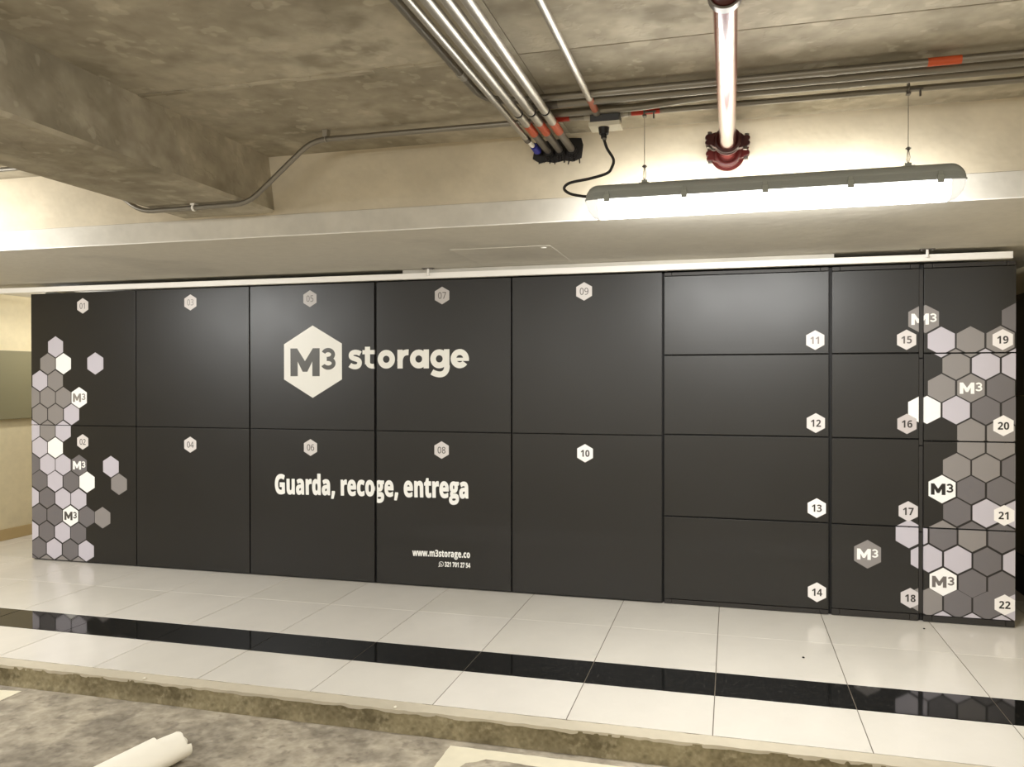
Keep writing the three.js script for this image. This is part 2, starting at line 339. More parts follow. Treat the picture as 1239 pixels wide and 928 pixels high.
function drawM3(g, cx, cy, s, ink, boldness = 1) { // s = width of the hexagon; y down
  const mw = 0.507 * s, mh = 0.435 * s, x = cx - 0.387 * s, y = cy - 0.213 * s;
  const P = [[0, 0], [0.23, 0], [0.5, 0.46], [0.77, 0], [1, 0], [1, 1], [0.75, 1], [0.75, 0.47], [0.58, 0.84], [0.42, 0.84], [0.25, 0.47], [0.25, 1], [0, 1]];
  g.fillStyle = ink; g.beginPath(); P.forEach(([u, v], i) => g[i ? 'lineTo' : 'moveTo'](x + u * mw, y + v * mh)); g.closePath(); g.fill();
  // the raised 3, drawn as two bowls
  const tx = x + mw + 0.035 * s, tw = 0.235 * s, th = 0.335 * s, lw = 0.062 * s * boldness;
  g.strokeStyle = ink; g.lineWidth = lw; g.lineCap = 'butt'; g.lineJoin = 'round';
  const r1 = (th - lw) / 4, cxx = tx + tw * 0.47;
  g.beginPath();
  g.ellipse(cxx, y + lw / 2 + r1 * 0.98, tw * 0.36, r1, 0, -Math.PI * 0.87, Math.PI * 0.5); g.stroke();
  g.beginPath();
  g.ellipse(cxx, y + th - lw / 2 - r1, tw * 0.4, r1, 0, -Math.PI * 0.5, Math.PI * 0.87); g.stroke();
  g.beginPath(); g.moveTo(cxx - tw * 0.1, y + lw / 2 + 2 * r1); g.lineTo(cxx + tw * 0.1, y + lw / 2 + 2 * r1); g.stroke();
}
// storage, in round bold letters: drawn stroke by stroke. X to the right, y down, metres on the locker front (y negated)
function drawStorage(g, ink) {
  const t = 0.041, yb = -1.5085, xh = 0.131, R = xh / 2 - t / 2, cy = yb - xh / 2;
  g.strokeStyle = ink; g.fillStyle = ink; g.lineWidth = t; g.lineCap = 'butt'; g.lineJoin = 'round';
  const ring = (cx) => { g.beginPath(); g.ellipse(cx, cy, R, R, 0, 0, 7); g.stroke(); };
  const bar = (x0, x1, y0, y1) => g.fillRect(x0, y0, x1 - x0, y1 - y0);
  // s
  g.lineWidth = 0.036; g.beginPath();
  g.moveTo(-2.519, yb - xh + 0.026); g.bezierCurveTo(-2.55, yb - xh + 0.008, -2.594, yb - xh + 0.012, -2.593, yb - 0.093);
  g.bezierCurveTo(-2.592, yb - 0.062, -2.525, yb - 0.078, -2.527, yb - 0.041); g.bezierCurveTo(-2.528, yb - 0.004, -2.58, yb - 0.01, -2.602, yb - 0.027); g.stroke();
  g.lineWidth = t;
  // t
  bar(-2.486, -2.446, -1.663, yb - 0.03); bar(-2.505, -2.415, yb - xh, yb - xh + 0.03);
  g.lineWidth = 0.034; g.beginPath(); g.moveTo(-2.465, yb - 0.05); g.quadraticCurveTo(-2.466, yb - 0.015, -2.416, yb - 0.017); g.stroke(); g.lineWidth = t;
  ring(-2.3235);
  // r
  bar(-2.24, -2.2, yb - xh, yb);
  g.beginPath(); g.moveTo(-2.221, yb - 0.05); g.quadraticCurveTo(-2.216, yb - xh + 0.016, -2.156, yb - xh + 0.019); g.stroke();
  // a
  ring(-2.081); bar(-2.046, -2.006, yb - xh, yb);
  // g
  ring(-1.931); bar(-1.897, -1.857, yb - xh, yb - 0.008);
  g.beginPath(); g.moveTo(-1.875, yb - 0.02); g.bezierCurveTo(-1.873, -1.455, -1.94, -1.457, -1.985, -1.485); g.stroke();
  // e
  g.beginPath(); g.ellipse(-1.783, cy, R, R, 0, 0.62, 2 * Math.PI - 0.02); g.stroke();
  bar(-1.845, -1.717, cy - 0.007, cy + 0.016);
}
const hexes = {
  left: [[-5.14, 1.691, 'L'], [-5.216, 1.558, 'G'], [-5.065, 1.558, 'W'], [-4.764, 1.558, 'L'], [-5.293, 1.424, 'L'], [-5.143, 1.424, 'G'],
    [-5.37, 1.292, 'G'], [-5.218, 1.292, 'G'], [-5.067, 1.292, 'G'], [-4.917, 1.292, 'W', 'M:#8b8580'], [-5.295, 1.16, 'G'], [-5.143, 1.16, 'G'], [-4.99, 1.16, 'L'],
    [-5.37, 1.028, 'L'], [-5.22, 1.028, 'G'], [-5.07, 1.028, 'L'], [-5.297, 0.896, 'L'], [-5.146, 0.896, 'W'],
    [-5.372, 0.763, 'D'], [-5.222, 0.763, 'L'], [-5.072, 0.763, 'L'], [-4.92, 0.763, 'D', 'M:#fbf9f5'], [-4.623, 0.761, 'L'],
    [-5.3, 0.632, 'D'], [-5.15, 0.632, 'L'], [-4.998, 0.632, 'D'], [-4.846, 0.634, 'W'], [-4.549, 0.628, 'G'],
    [-5.38, 0.498, 'L'], [-5.228, 0.498, 'D'], [-5.076, 0.498, 'L'], [-4.925, 0.498, 'L'],
    [-5.306, 0.364, 'D'], [-5.154, 0.364, 'D'], [-5.003, 0.364, 'W', 'M:#4a4643'], [-4.851, 0.364, 'D'], [-4.702, 0.363, 'G'],
    [-5.385, 0.231, 'L'], [-5.233, 0.231, 'D'], [-5.08, 0.231, 'L'], [-4.929, 0.231, 'D'],
    [-5.312, 0.097, 'D'], [-5.16, 0.097, 'L'], [-5.006, 0.097, 'D'], [-4.856, 0.097, 'L'], [-5.385, -0.036, 'D'], [-5.236, -0.036, 'G'], [-5.082, -0.036, 'G'], [-4.93, -0.036, 'G']],
  15: [[1.087, 1.787, 'G', 'M:#fbf9f5']], 16: [[1.087, 1.254, 'W']], 17: [[1.018, 0.514, 'L']],
  18: [[1.018, 0.514, 'L'], [1.1, 0.378, 'L'], [1.1, 0.13, 'G'], [0.791, 0.383, 'G', 'M:#fbf9f5']],
  19: [[1.104, 1.787, 'G', 'M:#fbf9f5'], [1.576, 1.787, 'D'], [1.188, 1.657, 'L'], [1.342, 1.657, 'G'], [1.497, 1.657, 'G'], [1.265, 1.526, 'G'], [1.42, 1.526, 'L'], [1.576, 1.526, 'L']],
  20: [[1.188, 1.643, 'L'], [1.343, 1.643, 'G'], [1.497, 1.643, 'G'], [1.267, 1.512, 'G'], [1.422, 1.512, 'L'], [1.577, 1.512, 'L'], [1.19, 1.381, 'G'], [1.345, 1.381, 'G', 'M:#fbf9f5'], [1.5, 1.381, 'D'],
    [1.113, 1.252, 'W'], [1.268, 1.252, 'L'], [1.423, 1.252, 'D'], [1.578, 1.252, 'D'], [1.346, 1.12, 'G'], [1.501, 1.12, 'G']],
  21: [[1.346, 1.049, 'G'], [1.5, 1.049, 'G'], [1.271, 0.918, 'G'], [1.424, 0.918, 'G'], [1.579, 0.918, 'D'], [1.194, 0.788, 'W', 'M:#1c1917'], [1.347, 0.788, 'D'], [1.502, 0.788, 'D'],
    [1.273, 0.656, 'D'], [1.427, 0.656, 'L'], [1.582, 0.656, 'L'], [1.198, 0.522, 'G'], [1.352, 0.522, 'D'], [1.507, 0.522, 'D']],
  22: [[1.046, 0.511, 'L'], [1.2, 0.511, 'D'], [1.354, 0.511, 'G'], [1.509, 0.511, 'D'], [1.123, 0.378, 'L'], [1.278, 0.378, 'L'], [1.432, 0.376, 'D'], [1.586, 0.376, 'L'],
    [1.201, 0.244, 'W', 'M:#6d6663'], [1.355, 0.244, 'D'], [1.509, 0.242, 'D'], [1.124, 0.12, 'G'], [1.278, 0.12, 'D'], [1.432, 0.12, 'D'], [1.586, 0.12, 'L'], [1.2, -0.01, 'L'], [1.355, -0.01, 'L'], [1.508, -0.01, 'L']],
};
hexes['01'] = hexes['02'] = hexes.left;
// number plates: [x, y, plate colour, figure colour]
const BW = '#d9d3d0', BB = '#f6f2ef';
const badges = { '01': [-4.88, 2.008, BW, '#55504c'], '02': [-4.885, 0.947, BW, '#2c2825'], '03': [-3.907, 2.01, BW, '#8a8480'], '04': [-3.912, 0.945, BW, '#2c2825'], '05': [-2.914, 2.012, '#b5afab', '#5a5450'], '06': [-2.912, 0.945, BW, '#332f2b'],
  '07': [-1.91, 2.007, '#bdb7b3', '#4a4541'], '08': [-1.915, 0.949, BW, '#332f2b'], '09': [-0.927, 2.007, BW, '#55504c'], 10: [-0.921, 0.95, BB, '#2c2825'],
  11: [0.494, 1.671, '#dfd8d5', '#837a76'], 12: [0.498, 1.166, BW, '#332e2b'], 13: [0.504, 0.648, BB, '#2a2623'], 14: [0.506, 0.135, '#efebe8', '#2a2623'],
  15: [1.003, 1.666, BW, '#5b5451'], 16: [1.006, 1.168, '#c4bcbb', '#2e2926'], 17: [1.014, 0.65, '#d2cccd', '#2c2825'], 18: [1.026, 0.136, '#d2cccd', '#2c2825'],
  19: [1.509, 1.66, '#f0ebe9', '#2a2522'], 20: [1.514, 1.165, BB, '#1f1b19'], 21: [1.519, 0.648, BB, '#1f1b19'], 22: [1.523, 0.132, BB, '#1f1b19'] };

function doorTexture(no, x0, x1, y0, y1) {
  const w = x1 - x0, h = y1 - y0, c = document.createElement('canvas'); c.width = Math.round(w * PPM); c.height = Math.round(h * PPM);
  const g = c.getContext('2d'); g.fillStyle = FILM; g.fillRect(0, 0, c.width, c.height);
  g.save(); g.scale(c.width / w, c.height / h); g.translate(-x0, y1);           // now x = metres, y = -metres
  const hs = hexes[no] ?? [];
  const line = '#1b1716';
  for (const [hx, hy] of hs) {                                                 // dark joint between neighbours only
    const touch = hs.filter(([a, b]) => { const d = Math.hypot(a - hx, b - hy); return d > 0.05 && d < 0.17; });
    for (const [a, b] of touch) { g.strokeStyle = line; g.lineWidth = 0.012; const mx = (a + hx) / 2, my = -(b + hy) / 2, dx = a - hx, dy = -(b - hy), l = Math.hypot(dx, dy), e = 0.044; g.beginPath(); g.moveTo(mx - dy / l * e, my + dx / l * e); g.lineTo(mx + dy / l * e, my - dx / l * e); g.stroke(); }
  }
  for (const [hx, hy, ink, mark] of hs) {
    const near = hs.some(([a, b]) => { const d = Math.hypot(a - hx, b - hy); return d > 0.05 && d < 0.17; });
    hexPath(g, hx, -hy, near ? 0.1445 : 0.15); g.fillStyle = INK[ink]; g.fill();
    if (mark) drawM3(g, hx, -hy, 0.152, mark.slice(2));
  }
  const [bx_, by, plate, fig] = badges[no];
  hexPath(g, bx_, -by, 0.105); g.fillStyle = plate; g.fill();
  g.fillStyle = fig; fitText(g, String(no), bx_ - 0.031, bx_ + 0.031, -by + 0.0225, -by - 0.0225, Number(no) < 11 && no !== 10 ? '' : 'bold');
  if (no === '05' || no === '07') {
    if (no === '05') { hexPath(g, -2.893, -1.561, 0.459); g.save(); g.restore(); g.fillStyle = '#eceae2'; g.beginPath(); for (const [i, [a, b]] of [[0, [-2.893, 1.82]], [1, [-2.663, 1.688]], [2, [-2.663, 1.433]], [3, [-2.893, 1.301]], [4, [-3.123, 1.433]], [5, [-3.123, 1.688]]]) g[i ? 'lineTo' : 'moveTo'](a, -b); g.closePath(); g.fill(); drawM3(g, -2.893, -1.5585, 0.46, '#4a4842', 1.05); }
    drawStorage(g, '#eceae2');
  }
  if (no === '06' || no === '08') {
    g.fillStyle = '#f7f6f1';
    g.save(); g.lineWidth = 0.008; g.strokeStyle = '#f7f6f1'; g.lineJoin = 'round';
    fitText(g, 'Guarda, recoge, entrega', -3.203, -1.716, -0.606, -0.742, 'bold', 0.0152, 0.72, 11); g.restore();
    fitText(g, 'www.m3storage.co', -2.129, -1.709, -0.2125, -0.2585, 'bold', 0.02, 0.73, 8);
    fitText(g, '321 701 27 54', -1.893, -1.709, -0.151, -0.184, 'bold', 0.012, 0.73, 8);
    // speech-bubble telephone emblem
    const ex = -1.918, ey = -0.167; g.strokeStyle = '#f7f6f1'; g.lineWidth = 0.004; g.beginPath(); g.arc(ex, ey, 0.016, 2.4, 2.4 + 5.9); g.lineTo(ex - 0.0185, ey + 0.0185); g.closePath(); g.stroke();
    g.lineWidth = 0.0055; g.beginPath(); g.arc(ex + 0.006, ey - 0.006, 0.0125, 1.6, 3.15); g.stroke();
  }
  g.restore();
  const t = new THREE.CanvasTexture(c); t.colorSpace = THREE.SRGBColorSpace; t.anisotropy = 8; return t;
}
function doorMesh(no, x0, x1, y0, y1, zf, parent, label) {
  const w = x1 - x0, h = y1 - y0, g = new RoundedBoxGeometry(w, h, 0.02, 2, 0.0018).toNonIndexed();
  const p = g.attributes.position, uv = new Float32Array(p.count * 2);
  for (let i = 0; i < p.count; i++) { uv[2 * i] = p.getX(i) / w + 0.5; uv[2 * i + 1] = p.getY(i) / h + 0.5; }
  g.setAttribute('uv', new THREE.BufferAttribute(uv, 2));
  const rt = filmRough.clone(); rt.repeat.set(w / 1.1, h / 1.1); rt.offset.set(x0 * 0.37, y0 * 0.61); rt.needsUpdate = true;
  const m = phy({ map: doorTexture(no, x0, x1, y0, y1), roughness: 0.76, roughnessMap: rt, ior: 1.52 });
  const o = mesh('door', g, m, parent, label); o.position.set((x0 + x1) / 2 - parent.position.x, (y0 + y1) / 2, zf - 0.01);
  return o;
}
const DEPTH = -0.9, TOP = 2.113, SEAM = 1.0738;
function carcass(t, x0, x1, y0, y1, zf) { // open-fronted box with shelves, behind the doors
  const a = x0 - t.position.x, b = x1 - t.position.x;
  mesh('carcass', [bx(a, a + 0.016, y0, y1, DEPTH, zf), bx(b - 0.016, b, y0, y1, DEPTH, zf), bx(a + 0.016, b - 0.016, y0, y0 + 0.016, DEPTH, zf), bx(a + 0.016, b - 0.016, y1 - 0.016, y1, DEPTH, zf), bx(a + 0.016, b - 0.016, y0 + 0.016, y1 - 0.016, DEPTH, DEPTH + 0.01)], M.carcass, t);
  return [a, b];
}
const cols = [-5.376, -4.3905, -3.4055, -2.406, -1.4175, -0.4215, 0.5805];
const gaps = [0.001, 0.0035, 0.005, 0.009, 0.006, 0.009];
const wideLabels = [
  'wide charcoal locker column at the far left, doors 01 and 02, covered with grey and white hexagons',
  'wide plain charcoal locker column with doors numbered 03 and 04',
  'wide charcoal locker column with doors 05 and 06, printed with a big white hexagon logo',
  'wide charcoal locker column with doors 07 and 08, carrying most of the word storage and a web address',
  'wide plain charcoal locker column with doors numbered 09 and 10'];
const doorNotes = { '01': 'with rising grey hexagons', '02': 'with a hexagon cluster', '05': 'with the hexagon logo', '06': 'with white slogan lettering', '07': 'with white logo lettering', '08': 'with slogan and web address' };
for (let i = 0; i < 5; i++) {
  const x0 = cols[i], x1 = cols[i + 1], up = String(2 * i + 1).padStart(2, '0'), lo = i === 4 ? 10 : String(2 * i + 2).padStart(2, '0');
  const t = thing('locker_column', wideLabels[i], 'locker', [(x0 + x1) / 2, 0, 0]);
  const gl = i ? gaps[i] : 0.0, gr = i < 4 ? gaps[i + 1] : 0.004;
  const [a, b] = carcass(t, x0 + 0.0004, x1 - 0.0004, 0.002, TOP - 0.006, -0.024);
  mesh('shelf', bx(a + 0.017, b - 0.017, SEAM - 0.01, SEAM + 0.01, DEPTH + 0.011, -0.03), M.carcass, t);
  mesh('face_frame', [bx(a, a + 0.03, 0.003, TOP - 0.008, -0.0238, -0.0205), bx(b - 0.03, b, 0.003, TOP - 0.008, -0.0238, -0.0205), bx(a + 0.03, b - 0.03, SEAM - 0.02, SEAM + 0.02, -0.0238, -0.0205)], M.black, t);
  doorMesh(up, x0 + gl, x1 - gr, SEAM + 0.0028, TOP, 0, t, 'upper door number ' + up + (doorNotes[up] ? ' ' + doorNotes[up] : ''));
  doorMesh(lo, x0 + gl, x1 - gr, 0.012, SEAM - 0.0028, 0, t, 'lower door number ' + lo + (doorNotes[lo] ? ' ' + doorNotes[lo] : ''));
}
function flapColumn(x0, x1, nos, seams, bottom, top, label, doorZ, gapL, gapR, hingeX) {
  const t = thing('locker_column', label, 'locker', [(x0 + x1) / 2, 0, 0]);
  const [a, b] = carcass(t, x0 + 0.0005, x1 - 0.0005, 0.004, 2.111, -0.036);
  const zf = -0.034;
  seams.forEach((s) => mesh('shelf', bx(a + 0.017, b - 0.017, s - 0.009, s + 0.009, DEPTH + 0.011, zf - 0.004), M.carcass, t));
  mesh('face_frame', [bx(a, a + 0.03, 0.006, 2.11, zf - 0.002, zf + 0.0005), bx(b - 0.03, b, 0.006, 2.11, zf - 0.002, zf + 0.0005), ...seams.map((s) => bx(a + 0.03, b - 0.03, s - 0.02, s + 0.02, zf - 0.002, zf + 0.0005))], M.black, t);
  // head strip and foot strip with short end blocks, hairline gaps between
  const l = a + gapL, r = b - gapR;
  if (top < 2.1) { mesh('top_strip', bx(l + 0.047, r - 0.047, top + 0.004, 2.112, zf + 0.001, doorZ - 0.004, 0.0015), M.strip, t); for (const [p, q] of [[l, l + 0.045], [r - 0.045, r]]) mesh('hinge_block', bx(p, q, top + 0.004, 2.112, zf + 0.001, doorZ - 0.003, 0.0015), M.strip, t); }
  mesh('plinth', bx(l + 0.047, r - 0.047, 0.004, bottom - 0.003, zf + 0.001, doorZ - 0.006, 0.001), M.strip, t);
  for (const [p, q] of [[l, l + 0.045], [r - 0.045, r]]) mesh('hinge_block', bx(p, q, 0.004, bottom - 0.003, zf + 0.001, doorZ - 0.005, 0.001), M.strip, t);
  const ys = [top, ...seams, bottom];
  nos.forEach((n, i) => {
    doorMesh(n, x0 + gapL, x1 - gapR, ys[i + 1] + (i < nos.length - 1 ? 0.004 : 0.002), ys[i] - (i ? 0.004 : 0), doorZ, t, 'door number ' + n);
    if (i) for (const hx of [l + 0.045, r - 0.05]) mesh('hinge', cyl(hx, ys[i] - 0.001, doorZ - 0.008, 0.0045, 0.012, 'y', 8), M.black, t);
    if (hingeX) mesh('hinge_strip', bx(hingeX[0] - t.position.x, hingeX[1] - t.position.x, ys[i + 1] + (i === 3 ? 0 : -0.03) + 0.003, (i ? ys[i] - 0.03 : 2.085) - 0.003, zf + 0.001, doorZ - 0.007, 0.002), M.strip, t);
  });
  return t;
}
flapColumn(-0.4205, 0.5795, [11, 12, 13, 14], [1.586, 1.0815, 0.561], 0.034, 2.087, 'charcoal locker column of four wide low doors numbered 11 to 14, behind the hanging lamp', -0.008, 0.009, 0.009);
flapColumn(0.5805, 1.0805, [15, 16, 17, 18], [1.587, 1.079, 0.558], 0.044, 2.084, 'narrow charcoal locker column with doors 15 to 18, right of the low wide doors', -0.008, 0.0085, 0.0105);
flapColumn(1.0815, 1.578, [19, 20, 21, 22], [1.585, 1.069, 0.557], 0.042, 2.084, 'narrow locker column at the far right, doors 19 to 22, covered with large grey hexagons', -0.004, 0.0145, 0.001);
{ // strip that closes the wide joint before the last column
  const t = thing('joint_strip', 'dark upright strip in the wide joint between door 16 and door 20', 'cover strip', [1.083, 0, 0]);
  const ys = [2.084, 1.556, 1.04, 0.53, 0.046];
  for (let i = 0; i < 4; i++) mesh('segment', bx(-0.0115, 0.0115, ys[i + 1] + 0.003, ys[i] - 0.003, -0.0325, -0.014, 0.002), M.strip, t);
}
struct('added_bright_band_2', bx(-2.2, 0.6, 2.135, SOF - 0.0005, -0.03, -0.002), M.lip);  // added pale strip; its length imitates the lamplit band above the rail
{ // white track above the doors, hung from the soffit
  const t = thing('overhead_rail', 'long white square metal rail running along the top of the black lockers', 'rail', [0, 0, 0]);
  mesh('track', [bx(-6.253, 1.543, 2.121, 2.16, 0.004, 0.046, 0.002)], M.whiteMetal, t);
  mesh('end_cap', bx(1.5435, 1.546, 2.1205, 2.1605, 0.0035, 0.0465, 0.001), M.whiteMetal, t);
  for (const x of [-1.99, 1.1]) {
    const h = mesh('hanger', [cyl(x, 2.162, 0.056, 0.008, 0.048, 'y', 12), cyl(x, 2.142, 0.056, 0.011, 0.008, 'y', 6), bx(x - 0.007, x + 0.007, 2.137, 2.147, 0.044, 0.056)], M.whiteMetal, t, 'small metal hanger bolt');
    mesh('plate', [bx(x - 0.04, x + 0.04, 2.1845, 2.1898, 0.036, 0.076, 0.001), cyl(x - 0.03, 2.182, 0.056, 0.007, 0.006, 'y', 8), cyl(x + 0.03, 2.182, 0.056, 0.007, 0.006, 'y', 8)], M.galvDark, h);
  }
}
{ // cabinet on the side wall beyond the lockers
  const t = thing('wall_cabinet', 'flat olive grey panel box fixed to the cream side wall left of the lockers', 'cabinet', [-6.254, 1.385, -0.6]);
  mesh('body', bx(0.0005, 0.045, -0.306, 0.306, -0.68, 0.9, 0.002), M.olive, t);
  mesh('face', bx(0.0455, 0.052, -0.303, 0.303, -0.675, 0.89, 0.002), M.olive, t);
}

// ---------------------------------------------------------------- lamps
function lampFixture(x, z, label, y) {
  const t = thing('tube_lamp', label, 'lamp', [x, y ?? 2.197, z]), H = y ? 0.44 : 0.732; if (y) t.rotation.y = Math.PI / 2;
  const hp = [], N = 10;   // housing cross-section, rounded trough
  hp.push([0, 0.063], [0.012, 0.063]); for (let i = 0; i <= N; i++) { const a = i / N * Math.PI / 2; hp.push([0.032 + 0.036 * Math.sin(a), 0.022 + 0.036 * Math.cos(a)]); }
  for (let i = N; i >= 0; i--) { const a = i / N * Math.PI / 2; hp.push([0.032 + 0.036 * Math.sin(a), -0.022 - 0.036 * Math.cos(a)]); } hp.push([0.012, -0.063], [0, -0.063]);
  const st = []; for (let i = 0; i <= 8; i++) { const a = i / 8 * Math.PI / 2; st.push([-H + 0.05 * (1 - Math.cos(a)), 0.25 + 0.75 * Math.sin(a), 0.8 + 0.2 * Math.sin(a)]); }
  const st2 = [...st, ...st.slice().reverse().map(([q, a, b]) => [-q, a, b])];
  const hs = mesh('housing', loftX(hp, st2), M.lampGrey, t);
  mesh('seal', loftX([[0.0, 0.066], [0.006, 0.066], [0.006, -0.066], [0, -0.066]], [[-H - 0.004, 1, 0.7], [-H + 0.03, 1, 1], [H - 0.03, 1, 1], [H + 0.004, 1, 0.7]]), M.lampGrey, hs);
  const dp = [[0, -0.06]]; for (let i = 0; i <= N; i++) { const a = i / N * Math.PI / 2; dp.push([-0.038 - 0.032 * Math.sin(a), -0.026 - 0.03 * Math.cos(a)]); }
  for (let i = N; i >= 0; i--) { const a = i / N * Math.PI / 2; dp.push([-0.038 - 0.032 * Math.sin(a), 0.026 + 0.03 * Math.cos(a)]); } dp.push([0, 0.06]);
  const E = H - 0.055;
  mesh('diffuser', loftX(dp, [[-E, 1, 1], [0, 1, 1], [E, 1, 1]]), M.glow, t, 'glowing white diffuser');
  for (const s of [-1, 1]) {
    const q = [[E + 0.001, 1, 1], [H - 0.045, 1, 1], [H - 0.025, 0.9, 0.97], [H - 0.008, 0.6, 0.9], [H, 0.2, 0.8]].map(([a, b, c]) => [s * a, b, c]); if (s < 0) q.reverse();
    mesh('diffuser_end', loftX(dp, q), M.opal, t, 'dimmer translucent end of the diffuser');
  }
  for (const cx of y ? [-0.3, 0, 0.3] : [-0.64, -0.32, 0, 0.32, 0.64]) for (const s of [-1, 1]) mesh('clip', [bx(cx - 0.012, cx + 0.012, -0.012, 0.02, s > 0 ? 0.0625 : -0.069, s > 0 ? 0.069 : -0.0625, 0.002), bx(cx - 0.008, cx + 0.008, 0.018, 0.034, s > 0 ? 0.059 : -0.064, s > 0 ? 0.064 : -0.059, 0.001)], M.clip, t);
  if (y) mesh('mount', bx(-0.02, 0.02, 0.06, 0.0815, -0.02, 0.02), M.clip, t);
  if (!y) for (const wx of [-0.488, 0.538]) {
    const b = mesh('hanger_bracket', [bx(wx - 0.022, wx + 0.022, 0.066, 0.072, -0.02, 0.02, 0.001), bx(wx - 0.012, wx + 0.012, 0.072, 0.086, -0.002, 0.002, 0.0008)], M.clip, t);
    mesh('wire', [tube([V(wx, 0.08, 0), V(wx, z < 2 ? 0.375 : 0.405, 0)], 0.0014, 1, 6), tube([V(wx + 0.001, 0.084, 0), V(wx + 0.006, 0.105, 0.001), V(wx + 0.004, 0.125, 0), V(wx + 0.001, 0.14, 0)], 0.0012, 12, 6), tube([V(wx - 0.001, 0.084, 0), V(wx - 0.006, 0.1, 0.001), V(wx - 0.001, 0.14, 0)], 0.0012, 12, 6)], M.wire, t, 'thin steel suspension wire');
    mesh('wire_grip', [cyl(wx, 0.142, 0, 0.0055, 0.012, 'y', 12), cyl(wx, 0.142, 0, 0.011, 0.004, 'y', 6)], M.galvDark, b);
    if (z > 2) mesh('ceiling_hook', [cyl(wx, 0.408, 0, 0.012, 0.008, 'y', 10), cyl(wx, 0.401, 0, 0.004, 0.012, 'y', 8)], M.galvDark, t);
    else mesh('clamp', [new THREE.TorusGeometry(0.0205, 0.0035, 8, 20).rotateY(Math.PI / 2).translate(wx, 0.378, 0).toNonIndexed(), bx(wx - 0.008, wx + 0.008, 0.352, 0.36, -0.012, 0.012, 0.001), cyl(wx + 0.04, 0.352, 0.016, 0.004, 0.028, 'y', 8), bx(wx, wx + 0.05, 0.362, 0.37, 0.018, 0.022, 0.001)], M.galvDark, t, 'small clamp round the conduit');
  }
  return t;
}
function lampLight(x, z, fs, fd, y = 2.197) {
  const col = new THREE.Color().setRGB(...LAMP_WARM);
  const W = y < 2.15 ? 0.75 : 1.264, across = y < 2.15;    // the short lamp in the passage lies along z
  const add = (dy, dz, tx, w, h, I) => {
    const l = new THREE.RectAreaLight(col, I, w, h);
    if (across) { l.position.set(x + dz, y + dy, z); if (!tx[1]) l.up.set(1, 0, 0); l.lookAt(x + dz + tx[1], y + dy + tx[0], z); } else { l.position.set(x, y + dy, z + dz); l.lookAt(x, y + dy + tx[0], z + dz + tx[1]); }
    scene.add(l);
  };
  add(-0.078, 0, [-1, 0], W, 0.08, LAMP_DOWN * fd);
  add(-0.035, 0.073, [-0.75, 1], W, 0.055, LAMP_SIDE * fs);
  add(-0.035, -0.073, [-0.5, -1], W, 0.055, LAMP_SIDE * fs);
}
const lampLabels = ['long glowing tube lamp hung on two wires in front of the cream bulkhead', 'tube lamp left of the concrete beam, above the left end of the tiled platform',
  'middle tube lamp of the nearer garage row', 'leftmost tube lamp of the nearer garage row', 'rightmost tube lamp of the nearer garage row', 'left tube lamp of the garage row by the front wall', 'right tube lamp of the garage row by the front wall', 'short tube lamp under the soffit in the passage left of the lockers'];
LAMPS.forEach(([x, z, fs, fd, y], i) => { lampFixture(x, z, lampLabels[i], y); lampLight(x, z, fs, fd, y); });

// ---------------------------------------------------------------- conduits under the ceiling
const PY = 2.572, ZFACE = ZL - 0.004;
{ // conduit carrying the lamp box, looped down under the beam at the left
  const t = thing('electrical_conduit', 'thin grey conduit along the beam face, bending down under the concrete beam at left', 'conduit');
  mesh('tube', bentTube([V(5.9, PY, 1.76), V(-1.925, PY, 1.755), V(-2.29, 2.298, 1.73), V(-2.915, 2.293, 1.72), V(-3.1, 2.42, 1.71), V(-3.35, PY, 1.71), V(X0 + 0.02, PY, 1.71)], 0.0125, 0.075, 500), M.galvOld, t);
  mesh('tape_band', cyl(-0.352, PY, 1.7597, 0.0131, 0.12, 'x'), M.redTape, t, 'red tape band'); mesh('tape_band', cyl(-0.725, PY, 1.7595, 0.0131, 0.09, 'x'), M.redTape, t, 'red tape band');
  for (const x of [-1.85, 2.4]) mesh('clip', [bx(x - 0.012, x + 0.012, PY + 0.009, CH + 0.002, 1.745, 1.775), new THREE.TorusGeometry(0.0145, 0.0025, 8, 18).rotateY(Math.PI / 2).translate(x, PY, 1.76).toNonIndexed()], M.galv, t);
  mesh('strap', [new THREE.TorusGeometry(0.015, 0.003, 8, 18).scale(1, 1, 2.4).rotateY(Math.PI / 2).translate(-2.6, 2.2955, 1.7245).toNonIndexed(), bx(-2.612, -2.588, 2.308, 2.3155, 1.705, 1.74)], M.whiteMetal, t, 'white strap clip');
}
{ // the conduit that comes towards us along the bundle and turns right along the beam
  const t = thing('electrical_conduit', 'dark conduit left of the pipe bundle, elbowing right along the ceiling, orange tape band', 'conduit');
  mesh('tube', bentTube([V(-0.972, PY, ZF - 0.02), V(-0.972, PY, 2.035), V(5.9, PY, 2.035)], 0.0145, 0.16, 400), M.galvOld, t);
  mesh('tape_band', cyl(0.735, PY, 2.035, 0.0153, 0.11, 'x'), M.orange, t, 'orange tape band');
  mesh('coupling', cyl(-0.972, PY, 2.36, 0.0175, 0.05, 'z'), M.galv, t); mesh('coupling', cyl(0.35, PY, 2.035, 0.0168, 0.05, 'x'), M.galvOld, t);
}
{
  const t = thing('electrical_conduit', 'thick grey conduit running beside the orange taped one toward the right', 'conduit');
  mesh('tube', [cyl(2.55, PY + 0.002, 1.955, 0.0185, 6.7, 'x')], M.galvOld, t);
  mesh('coupling', cyl(-0.72, PY + 0.002, 1.955, 0.021, 0.06, 'x'), M.galvDark, t);
}
